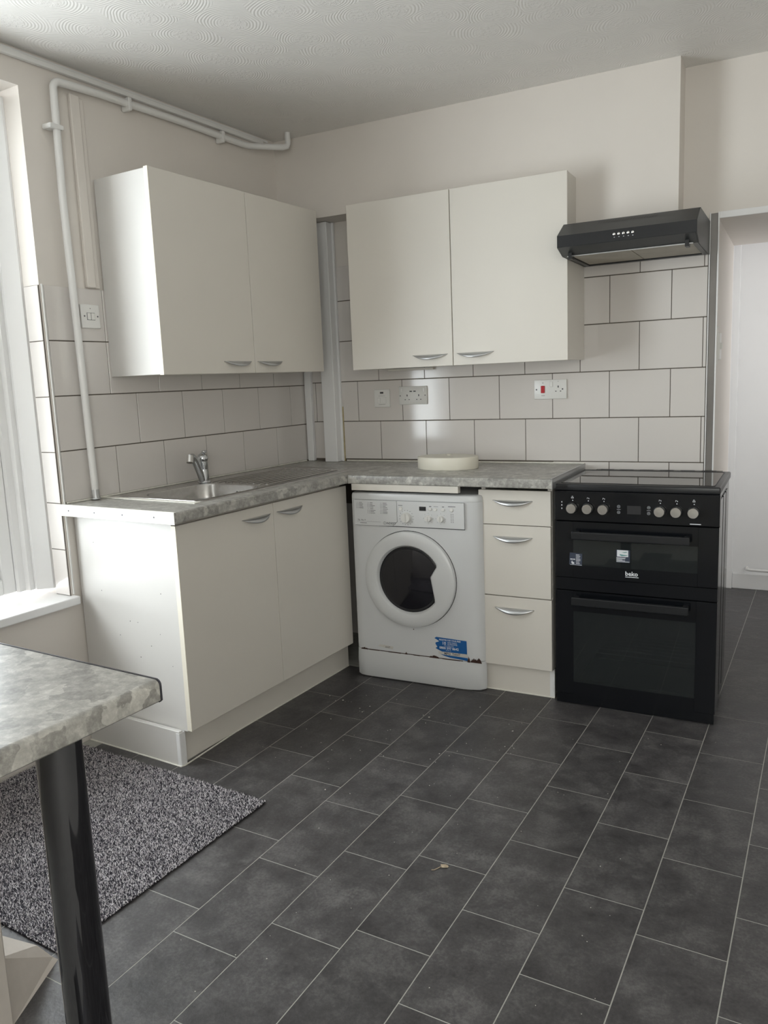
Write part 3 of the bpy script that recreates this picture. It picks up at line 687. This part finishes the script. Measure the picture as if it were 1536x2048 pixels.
for i_ in range(6):
    c = bb(t); c.box(CX0+.08+i_*.082, CX0+.135+i_*.082, -.0375, -.018, .9025, .9029); c.done('slot', MT['dark'], vt)
b = bb(t); b.box(CX0, CX1, CF, CF+.034, .755, .8715, .002, 1); b.done('control_panel', MT['black'], t)
PYc = CF-.0003
for x_ in (1.519, 1.5795, 1.6385, 1.843, 1.9005, 1.9595):
    z_ = .806
    c = bb(t); c.lathe_y(x_, z_, [(.0225, CF+.0002), (.0225, CF-.004), (.0205, CF-.008)], 28); kb = c.done('knob', MT['blackm'], t, True)
    c = bb(t); c.lathe_y(x_, z_, [(.0195, CF-.0082), (.0195, CF-.024), (.0180, CF-.0265), (.002, CF-.0268)], 28); c.done('knob_cap', MT['knob'], kb, True)
c = bb(t)
def wd(x, z, w, h, y=PYc): c.box(x-w/2, x+w/2, y-.0002, y+.0001, z-h/2, z+h/2)
for x_ in (1.519, 1.5795, 1.6385, 1.843, 1.9005, 1.9595):
    wd(x_+.001, .8355, .0032, .0032)
for x_ in (1.519, 1.9595): wd(x_, .848, .009, .0012); wd(x_, .844, .009, .0012); wd(x_-.004, .846, .0012, .005); wd(x_+.004, .846, .0012, .005); wd(x_, .8515, .005, .0012)
for x_ in (1.5795, 1.6385, 1.843, 1.9005): wd(x_-.002, .847, .005, .0016); wd(x_+.003, .8445, .002, .004); wd(x_-.004, .8435, .0016, .0016)
for z_ in (.828, .816, .803): wd(1.4775, z_, .003, .005)
for x_ in (1.694, 1.803):
    wd(x_, .8065, .014, .0007)
    for dz in (.011, -.011):
        for i_ in range(10):
            a_ = 2*math.pi*i_/10; wd(x_+.005*math.cos(a_), .8065+dz+.005*math.sin(a_), .0018, .0012)
        wd(x_, .8065+dz, .005, .001)
wd(1.966, .7625, .038, .0028)
c.done('printed_marks', MT['wprint'], t, kind='stuff')
b = bb(t); b.box(1.725, 1.775, PYc-.0002, PYc+.0001, .790, .822).done('display', MT['dark'], t)
def oven_door(z0_, z1_, wx0, wx1, wz0, wz1, hz0, hz1, hx0, hx1):
    b = bb(t); y0, y1 = CF, CF+.030
    b.box(CX0+.001, wx0, y0, y1, z0_, z1_, .0008, 1); b.box(wx1, CX1-.001, y0, y1, z0_, z1_, .0008, 1)
    b.box(wx0, wx1, y0, y1, wz1, z1_); b.box(wx0, wx1, y0, y1, z0_, wz0)
    d = b.done('oven_door', MT['black'], t)
    c = bb(t); c.box(wx0, wx1, y0+.0002, y0+.004, wz0, wz1); c.done('door_glass', MT['smoked'], d)
    c = bb(t); c.box(hx0, hx1, y0-.044, y0-.028, hz0, hz1, .003, 2); c.box(hx0+.004, hx0+.022, y0-.0285, y0+.0005, hz0+.004, hz1-.004); c.box(hx1-.022, hx1-.004, y0-.0285, y0+.0005, hz0+.004, hz1-.004)
    c.done('handle', MT['blackm'], d); return d
d1_ = oven_door(.529, .7515, 1.5215, 1.9765, .5790, .6800, .6900, .7200, 1.524, 1.952)
d2_ = oven_door(.0455, .4735, 1.5215, 1.9745, .0980, .3920, .4270, .4590, 1.524, 1.952)
b = bb(t); b.box(CX0+.002, CX1-.002, CF+.004, CF+.034, .477, .526).done('mid_panel', MT['black'], t)
b = bb(t); b.box(CX0+.004, CX1-.004, CF+.006, CF+.034, .0045, .043).done('base_panel', MT['black'], t)
b = bb(t); b.box(1.50, 1.99, -.42, -.035, .04, .042).done('oven_floor', MT['blackm'], t)
# wire rack in the lower oven
b = bb(t)
for y_ in (-.452, -.40, -.36, -.32, -.28, -.24, -.20): b.cyl((1.47, y_, .218), (2.02, y_, .218), .0016, .0016, 6)
b.tube([(1.69, -.441, .218), (1.69, -.442, .236), (1.79, -.442, .236), (1.79, -.441, .218)], .0014, 6)
b.done('oven_rack', MT['knob'], t, True)
tb_ = tuple(t['fb'])
lettering([text_mesh('beko', .0235, 1.7195, CF-.0001, .5520, tb_, bold=.0005)], 'lettering', MT['wprint'], d1_)
b = bb(t); b.box(1.720, 1.7690, CF-.0004, CF-.0001, .5455, .5480).done('logo_bar', MT['wprint'], d1_)
b = bb(t); b.prism([(1.508, .6285), (1.557, .6260), (1.5555, .5770), (1.5055, .5810)], 'y', CF-.0004, CF-.0001); st1 = b.done('sticker', MT['navy'], t, label='small navy instruction sticker with white print')
c = bb(t)
for i_ in range(7): z_ = .6205-.0057*i_; c.box(1.532, 1.532+random.uniform(.013, .021), CF-.0006, CF-.0004, z_-.0010, z_+.0010)
c.box(1.509, 1.555, CF-.0006, CF-.0004, .5795, .5808)
c.box(1.5100, 1.5200, CF-.0006, CF-.0004, .6005, .6040); c.box(1.5215, 1.5290, CF-.0006, CF-.0004, .6005, .6040)
c.prism([(1.516, .596), (1.518, .596), (1.519, .591), (1.525, .590), (1.526, .584), (1.518, .583), (1.514, .588)], 'y', CF-.0006, CF-.0004)
c.done('sticker_print', MT['wprint'], st1)
b = bb(t); b.box(1.686, 1.737, CF-.0004, CF-.0001, .6020, .6510); st2 = b.done('sticker', MT['navy'], t, label='small sticker with a white picture panel over print')
c = bb(t); c.box(1.689, 1.7305, CF-.0006, CF-.0004, .6245, .6500)
for i_, w_ in enumerate((.034, .032, .022, .032, .048)): c.box(1.687, 1.687+w_, CF-.0006, CF-.0004, .6195-.0038*i_, .6213-.0038*i_)
c.done('sticker_print', MT['wprint'], st2)
c = bb(t); c.prism([(1.700, .634), (1.728, .631), (1.728, .629), (1.706, .627), (1.698, .631)], 'y', CF-.0008, CF-.0006); c.prism([(1.706, .641), (1.724, .6445), (1.727, .642), (1.716, .640)], 'y', CF-.0008, CF-.0006)
c.done('sticker_picture', MT['teal'], st2)

# ------------------------------------------------------------------ wall cabinets
t = thing('wall_cabinet', 'cream two-door wall cabinet hung over the sink', 'cabinet', (.15, -.74, 1.378), True)
b = bb(t); b.box(.0065, .272, -1.2465, -1.2285, 1.379, 2.104, .0008, 1); b.done('side_panel', MT['panel'], t, label='white painted left side, lit by the window')
b = bb(t); b.box(.0065, .272, -.254, -.236, 1.379, 2.104).box(.0065, .272, -1.228, -.2545, 1.379, 1.397).box(.0065, .272, -1.228, -.2545, 2.086, 2.104).box(.0065, .012, -1.228, -.2545, 1.3975, 2.0855)
b.done('carcass', MT['lam'], t)
for y0_, y1_, hy in ((-1.2470, -.7325, -.838), (-.7295, -.2340, -.632)):
    d = door_part(t, 'door', (.2745, .2925, y0_, y1_, 1.377, 2.107)); handle(d, .2925, hy, 1.426, True)
b = bb(t); b.box(.2735, .2932, -1.2492, -1.2472, 1.377, 2.107).done('door_edging', MT['edge'], t)
t = thing('wall_cabinet', 'cream two-door wall cabinet on the cooker wall, left of the black extractor hood', 'cabinet', (.95, -.14, 1.376))
b = bb(t)
L_ = [(-.0030, 1.377), (-.2620, 1.377), (-.2620, 2.102), (-.1440, 2.102), (-.1440, 1.8915), (-.0030, 1.8915)]
b.prism(L_, 'x', 1.432, 1.4495); b.prism(L_, 'x', .4525, .470)
b.box(.4705, 1.4315, -.262, -.003, 1.379, 1.397); b.box(.4705, 1.4315, -.262, -.144, 2.084, 2.102); b.box(.4705, 1.4315, -.150, -.144, 1.892, 2.083); b.box(.4705, 1.4315, -.009, -.003, 1.3975, 1.89)
b.done('carcass', MT['lam'], t)
for x0_, x1_, hx in ((.4520, .9495, .8430), (.9530, 1.4500, 1.0530)):
    d = door_part(t, 'door', (x0_, x1_, -.2825, -.2645, 1.3755, 2.1045)); handle(d, hx, -.2825, 1.4270)
b = bb(t); b.box(.50, .74, -.020, -.004, 1.366, 1.3765, .001, 1).done('mounting_rail', MT['lam'], t)

# ------------------------------------------------------------------ extractor hood
t = thing('cooker_hood', 'black slim extractor hood with five round buttons, above the cooker', 'extractor hood', (1.70, -.2, 1.77))
HX0, HX1 = 1.4535, 1.9465
b = bb(t)
# open-bottomed shell
tops = [(-.0032, 1.892), (-.352, 1.8885), (-.449, 1.8325), (-.449, 1.7895), (-.372, 1.7655)]
ins = [(-.0032, 1.886), (-.350, 1.8825), (-.443, 1.829), (-.443, 1.7935), (-.368, 1.7715)]
b.prism(tops+ins[::-1], 'x', HX0+.0045, HX1-.0045)
side = tops+[(-.0032, 1.7655)]
b.prism(side, 'x', HX0, HX0+.004); b.prism(side, 'x', HX1-.004, HX1)
b.done('casing', MT['hood'], t)
b = bb(t); b.box(HX0+.006, HX1-.006, -.030, -.0035, 1.766, 1.772); b.box(HX0+.006, HX0+.024, -.366, -.030, 1.766, 1.772); b.box(HX1-.024, HX1-.006, -.366, -.030, 1.766, 1.772); b.done('bottom_rim', MT['blackm'], t)
b = bb(t); b.box(HX0+.001, HX1-.001, -.4515, -.4495, 1.7900, 1.8320, .0005, 1); fp = b.done('front_panel', MT['blackm'], t)
for xa, xb in ((HX0+.026, 1.6985), (1.7015, HX1-.026)):
    c = bb(t); c.box(xa, xb, -.360, -.034, 1.7705, 1.7745, .001, 1); c.done('grease_filter', MT['filter'], t)
b = bb(t); b.box(HX0+.02, HX1-.02, -.3775, -.3725, 1.763, 1.7665).done('light_strip_edge', MT['silver'], t)
for x_ in (HX0+.030, HX1-.045):
    c = bb(t); c.box(x_, x_+.013, -.398, -.360, 1.752, 1.7668); c.box(x_, x_+.013, -.4010, -.3975, 1.752, 1.790); c.done('filter_catch', MT['blackm'], t)
for x_ in (1.665, 1.6815, 1.698, 1.7145, 1.7305):
    c = bb(t); c.lathe_y(x_, 1.815, [(.0048, -.4516), (.0045, -.4555), (.0025, -.4565)], 18); c.done('button', MT['knob'], t, True)
b = bb(t)
for x_ in (1.665, 1.6815, 1.698, 1.7145, 1.7305): b.box(x_-.002, x_+.002, -.4518, -.4515, 1.8035, 1.8052)
b.done('printed_marks', MT['wprint'], t, kind='stuff')
b = bb(t)
nrm = Vector((0, -(1.8885-1.8325), (.449-.352))).normalized()
for i_ in range(22):
    x_ = 1.588+i_*.0098
    f0, f1 = .12, .33
    A0 = Vector((x_+.006, -.352-.097*f0, 1.8885-.056*f0)); A1 = Vector((x_, -.352-.097*f1, 1.8885-.056*f1)); dx = Vector((.0045, 0, 0)); n_ = nrm*.0006
    b.poly([A0+n_, A1+n_, A1+dx+n_, A0+dx+n_])
b.done('vent_slots', MT['dark'], t, kind='stuff')

# ------------------------------------------------------------------ sockets and switches
def plate(name, label, cat, x0, x1, z0, z1, y=-.0022, group=None):
    t = thing(name, label, cat, ((x0+x1)/2, y, (z0+z1)/2), group=group)
    b = bb(t); b.box(x0, x1, y-.0085, y, z0, z1, .0022, 2); b.done('face_plate', MT['plastic'], t, True); return t
def pbox(t, name, mat, x, z, w, h, y=-.0107, d=.0012, bev=0., smooth=False):
    b = bb(t); b.box(x-w/2, x+w/2, y-d, y+.0002, z-h/2, z+h/2, bev, 1); return b.done(name, mat, t)
def pins(t, x, z):
    s = bb(t); s.box(x-.0022, x+.0022, -.0110, -.0106, z-.001, z+.008); s.box(x-.0135, x-.0075, -.0110, -.0106, z-.0180, z-.0145); s.box(x+.0075, x+.0135, -.0110, -.0106, z-.0180, z-.0145)
    s.done('pin_holes', MT['dark'], t, kind='stuff')
t = plate('fused_switch', 'small square white fused switch with a black indicator, left of the double socket', 'switch', .4115, .4965, 1.1930, 1.2790)
pbox(t, 'indicator', MT['dark'], .454, 1.2635, .018, .0085); pbox(t, 'rocker', MT['plastic'], .438, 1.226, .016, .026, bev=.001, d=.002); pbox(t, 'fuse_holder', MT['plastic'], .468, 1.2260, .022, .030, bev=.001, d=.002)
b = bb(t); b.box(.436, .472, -.0109, -.0106, 1.2475, 1.2485); b.box(.436, .472, -.0109, -.0106, 1.2055, 1.2068); b.done('printed_marks', MT['print'], t, kind='stuff')
t = plate('double_socket', 'white double wall socket with two charging ports', 'socket', .5485, .6985, 1.2025, 1.2900)
pins(t, .593, 1.2430); pins(t, .655, 1.2430)
for x_ in (.564, .683): pbox(t, 'rocker', MT['plastic'], x_, 1.272, .010, .020, bev=.001, d=.003)
for x_ in (.6135, .6335): pbox(t, 'charging_port', MT['dark'], x_, 1.2660, .013, .0052, d=.0003)
for x_ in (.689, .556):
    b = bb(t); b.cyl((x_, -.0106, 1.2455), (x_, -.0112, 1.2455), .0028, .0028, 12); b.done('screw', MT['print'], t)
t = plate('cooker_socket', 'white cooker control plate with red switch and single socket', 'socket', 1.2275, 1.3735, 1.2120, 1.2970)
pbox(t, 'rocker', MT['red'], 1.2675, 1.2550, .017, .032, bev=.0015, d=.005)['label'] = 'red rocker switch'
pbox(t, 'rocker', MT['plastic'], 1.306, 1.2770, .013, .024, bev=.001, d=.003); pins(t, 1.3365, 1.2620)
for x_ in (1.2380, 1.3560):
    b = bb(t); b.cyl((x_, -.0106, 1.2545), (x_, -.0113, 1.2545), .0036, .0032, 12); b.done('screw', MT['print'], t)
b = bb(t); b.box(1.2655, 1.2695, -.0109, -.0106, 1.2820, 1.2850); b.box(1.3345, 1.3385, -.0109, -.0106, 1.2875, 1.2890); b.box(1.260, 1.276, -.0109, -.0106, 1.2270, 1.2285); b.done('printed_marks', MT['print'], t, kind='stuff')
# light switch on the sink wall: built facing -y, then turned
t = thing('light_switch', 'white double light switch beside the painted pipe on the sink wall', 'switch', (.0058, -1.3235, 1.604), True)
def lp(name, mat, b0, b1, z0, z1, a0, a1, bev=0.):
    b = bb(t); b.box(a0, a1, b0, b1, z0, z1, bev, 1); return b.done(name, mat, t)
lp('face_plate', MT['plastic'], -1.366, -1.2815, 1.560, 1.6465, .0058, .0142, .002)
for b0 in (-1.3395, -1.3220): lp('rocker', MT['plastic'], b0, b0+.0155, 1.591, 1.6155, .0142, .0170, .0012)
lp('rocker_gap', MT['print'], -1.3409, -1.3050, 1.5898, 1.6167, .0141, .0145)
for b0 in (-1.3515, -1.2925):
    b = bb(t); b.cyl((.0142, b0, 1.604), (.0149, b0, 1.604), .0032, .003, 12); b.done('screw', MT['print'], t)
b = bb(t); b.cyl((.0142, -1.3235, 1.632), (.0147, -1.3235, 1.632), .0018, .0016, 10); b.done('indicator', MT['print'], t)
t = thing('hall_switch', 'white switch box seen edge-on in the hall opening', 'switch', (1.975, .05, 1.40))
b = bb(t); b.box(1.9753, 1.9835, .022, .030, 1.335, 1.485, .001, 1).box(1.9753, 1.990, .030, .110, 1.352, 1.460, .002, 1).done('back_box', MT['plastic'], t)
b = bb(t); b.box(1.990, 1.997, .06, .075, 1.395, 1.42, .001, 1).done('rocker', MT['plastic'], t)
t = thing('heating_pipe', 'thin white heating pipe just above the hall skirting', 'pipe', (2.049, 1.555, .12))
b = bb(t); b.tube([(2.046, 1.5748, .128), (2.046, 1.552, .128), (2.050, 1.541, .126), (2.062, 1.537, .124), (2.5, 1.537, .121), (3.3, 1.537, .118)], .0085, 12); b.done('tube', MT['pipe'], t, True)
b = bb(t); b.cyl((2.046, 1.548, .128), (2.052, 1.540, .128), .012, .012, 12); b.done('elbow', MT['pipe'], t, True)

# ------------------------------------------------------------------ cream oval thing on the worktop
t = thing('plastic_tub', 'cream oval plastic tub lying upturned on the worktop', 'tub', (.893, -.235, WT+.0003))
b = bb(t); NE = 48
def ell(s, z, dy=0): return [(.893+.142*s*math.cos(a), -.235+.100*s*math.sin(a)+dy, z) for a in [2*math.pi*k/NE for k in range(NE)]]
b.loft([ell(.985, WT+.0004), ell(1., WT+.004), ell(1., WT+.050), ell(.985, WT+.0545), ell(.93, WT+.056), ell(.60, WT+.0545), ell(.2, WT+.055), ell(.01, WT+.055)], cap0=True, cap1=True)
b.done('body', MT['cream'], t, True)
b = bb(t); b.lathe = None
c = bb(t); c.loft([[(.885+.010*s*math.cos(a), -.20+.010*s*math.sin(a), z) for a in [2*math.pi*k/16 for k in range(16)]] for s, z in ((1., WT+.0553), (.9, WT+.0585), (.3, WT+.0595))], cap0=True, cap1=True); c.done('moulding_nub', MT['cream'], t, True)

# ------------------------------------------------------------------ breakfast bar and its wall
TZ = .860
t = thing('breakfast_bar', 'grey stone-effect breakfast bar in the near left, on a chrome leg', 'table', (1.2, -2.9, 0), True)
b = bb(t); a1 = 1.541; r = .010
pts = [(.85, TZ-.038), (a1-.002, TZ-.038), (a1+.003, TZ-.034)] + [(a1+.003-r-.001+(r+.001)*math.cos(x), TZ-r+r*math.sin(x)) for x in [HP*i/6 for i in range(7)]] + [(.85, TZ)]
n = len(pts); A = [b.bm.verts.new((p[0], -3.9, p[1])) for p in pts]; Bv = [b.bm.verts.new((p[0], -2.502, p[1])) for p in pts]
b.bm.faces.new(A); b.bm.faces.new(Bv[::-1])
for i in range(n): b.bm.faces.new((A[i], Bv[i], Bv[(i+1) % n], A[(i+1) % n]))
b.done('top', MT['stone'], t, True)
b = bb(t); A = [b.bm.verts.new((p[0]+(.0012 if p[0] > 1 else 0), -2.5018, p[1]+(.0010 if p[1] > .85 else -.0006))) for p in pts]; Bv = [b.bm.verts.new((p[0]+(.0012 if p[0] > 1 else 0), -2.4985, p[1]+(.0010 if p[1] > .85 else -.0006))) for p in pts]
b.bm.faces.new(A); b.bm.faces.new(Bv[::-1])
for i in range(n): b.bm.faces.new((A[i], Bv[i], Bv[(i+1) % n], A[(i+1) % n]))
b.done('edge_strip', plain('dark_edge_metal', (.10, .10, .12), .22, metal=.8), t, label='dark metal strip along the far edge')
b = bb(t); b.cyl((1.480, -2.650, .012), (1.480, -2.650, TZ-.0385), .034, .034, 40); lg = b.done('leg', MT['chrome_darkened'], t, True, label='round chrome leg with dark reflections put into its colour')
b = bb(t); b.cyl((1.480, -2.650, .0003), (1.480, -2.650, .0118), .046, .042, 32); b.done('foot', MT['chrome_darkened'], lg, True)
nb = B(); nb.box(.25, 1.022, -2.62, -2.512, 0, TZ-.0385, .004, 1)
lframe(nb.done('wall_nib', MT['plaster'], kind='structure', label='low painted wall holding the breakfast bar'))
def v3(l): return [Vector(p) for p in l]
b = B()
bot = [(1.012, -2.5115, 0), (.925, -2.335, 0), (.905, -2.37, 0), (.88, -2.44, 0), (.80, -2.5115, 0)]
top = [(.985, -2.5115, .150), (.921, -2.345, .012), (.912, -2.375, .060), (.885, -2.445, .125), (.80, -2.5115, .150)]
b.loft([bot, top], cap0=True, cap1=False)
b.bm.verts.ensure_lookup_table(); tv = [b.bm.verts[i] for i in range(5, 10)]
b.bm.faces.new((tv[0], tv[1], tv[2])); b.bm.faces.new((tv[0], tv[2], tv[3])); b.bm.faces.new((tv[0], tv[3], tv[4]))
lframe(b.done('trim_6', MT['plaster'], kind='structure', label='chipped painted plaster foot at the end of the low wall'))

# ------------------------------------------------------------------ rug
t = thing('rug', 'grey black-and-white flecked shaggy rug by the sink cabinet', 'rug', (.5, -1.95, 0), True)
a0_, a1_, b0_, b1_ = -.0, .915, -2.325, -1.560
b = bb(t); b.box(a0_+.012, a1_, b0_, b1_, .0004, .007, .002, 1).done('backing', MT['rugbase'], t)
rng = np.random.default_rng(4); NT = 95000
ca = rng.uniform(a0_+.01, a1_+.003, NT); cb = rng.uniform(b0_-.002, b1_+.003, NT)
hh = rng.uniform(.008, .0145, NT); th_ = rng.uniform(0, 2*np.pi, NT); lean = rng.uniform(.000, .006, NT); la = rng.uniform(0, 2*np.pi, NT)
rr = rng.uniform(.0010, .0017, NT)
V_ = np.zeros((NT, 4, 3))
for k in range(3):
    V_[:, k, 0] = ca+rr*np.cos(th_+k*2.094); V_[:, k, 1] = cb+rr*np.sin(th_+k*2.094); V_[:, k, 2] = .006
V_[:, 3, 0] = ca+lean*np.cos(la); V_[:, 3, 1] = cb+lean*np.sin(la); V_[:, 3, 2] = hh
V_ -= np.array(tuple(t['fb']))
Fc = np.zeros((NT, 3, 3), int); base_ = np.arange(NT)*4
for k in range(3): Fc[:, k, 0] = base_+k; Fc[:, k, 1] = base_+(k+1) % 3; Fc[:, k, 2] = base_+3
me = bpy.data.meshes.new('pile'); me.vertices.add(NT*4); me.vertices.foreach_set('co', V_.ravel())
me.loops.add(NT*9); me.loops.foreach_set('vertex_index', Fc.ravel()); me.polygons.add(NT*3)
me.polygons.foreach_set('loop_start', np.arange(NT*3)*3); me.polygons.foreach_set('loop_total', np.full(NT*3, 3)); me.update()
at = me.color_attributes.new('tuft', 'FLOAT_COLOR', 'POINT')
pal = np.array([(.020, .018, .026), (.05, .045, .06), (.62, .58, .60), (.78, .75, .76), (.30, .27, .30)])
cc = pal[rng.choice(5, NT, p=[.24, .14, .26, .22, .14])]; cc = np.concatenate([cc, np.ones((NT, 1))], 1)
at.data.foreach_set('color', np.repeat(cc, 4, 0).ravel())
link('pile', me, MT['rug'], t, kind='stuff')

# ------------------------------------------------------------------ litter on the floor
fk = [(.626, -.803), (.549, -.784), (.762, -.816), (.733, -.849), (.76, -.877), (.676, -.984), (.636, -1.1), (1.002, -.812), (1.031, -.82), (1.098, -.827), (1.191, -1.087), (1.373, -.814), (1.183, -.655), (1.33, -.901), (1.387, -.945), (.945, -1.464), (.941, -.981), (.802, -.869)]
random.seed(11)
b = B((1, -1, 0))
def chip(x, y, s):
    m = random.randint(4, 6); ph = random.uniform(0, 6)
    P = [(x+s*random.uniform(.5, 1)*math.cos(ph+2*math.pi*i/m), y+s*random.uniform(.5, 1)*math.sin(ph+2*math.pi*i/m)) for i in range(m)]
    b.prism(P, 'z', .0003, .0012)
for i_, (x_, y_) in enumerate(fk): chip(x_, y_, random.uniform(.003, .0075) if i_ in (0, 5, 7, 8, 11) else random.uniform(.0018, .004))
for _ in range(60): chip(random.uniform(.55, 1.45), random.uniform(-1.4, -.60), random.uniform(.0008, .0022))
for _ in range(70): chip(random.uniform(.95, 2.4), random.uniform(-2.5, -.6), random.uniform(.0008, .0020))
o = b.done('paint_flecks', MT['fleck'], kind='stuff', label='scattered white paint flecks on the dark floor', category='debris'); o.location = (1, -1, 0)
t = thing('dried_leaf', 'tiny pale dried leaf with a curled stalk on the dark floor', 'leaf', (1.462, -1.692, .0005))
b = bb(t)
P = []
for i_ in range(12):
    a_ = 2*math.pi*i_/12; P.append((1.466+.011*math.cos(a_)*(1+.2*math.sin(3*a_)), -1.688+.008*math.sin(a_), .0008+.003*abs(math.sin(a_*1.5))))
b.loft([P, [(p[0]*.5+1.466*.5, p[1]*.5-1.688*.5, .004) for p in P]], cap0=True, cap1=True); b.done('blade', MT['leaf'], t, True)
b = bb(t); b.tube([(1.458, -1.693, .002), (1.452, -1.704, .0016), (1.447, -1.713, .0014), (1.440, -1.716, .0013)], .0012, 6); b.done('stalk', MT['leaf'], t)
for o in COL.objects:
    if 'fb' in o: del o['fb']
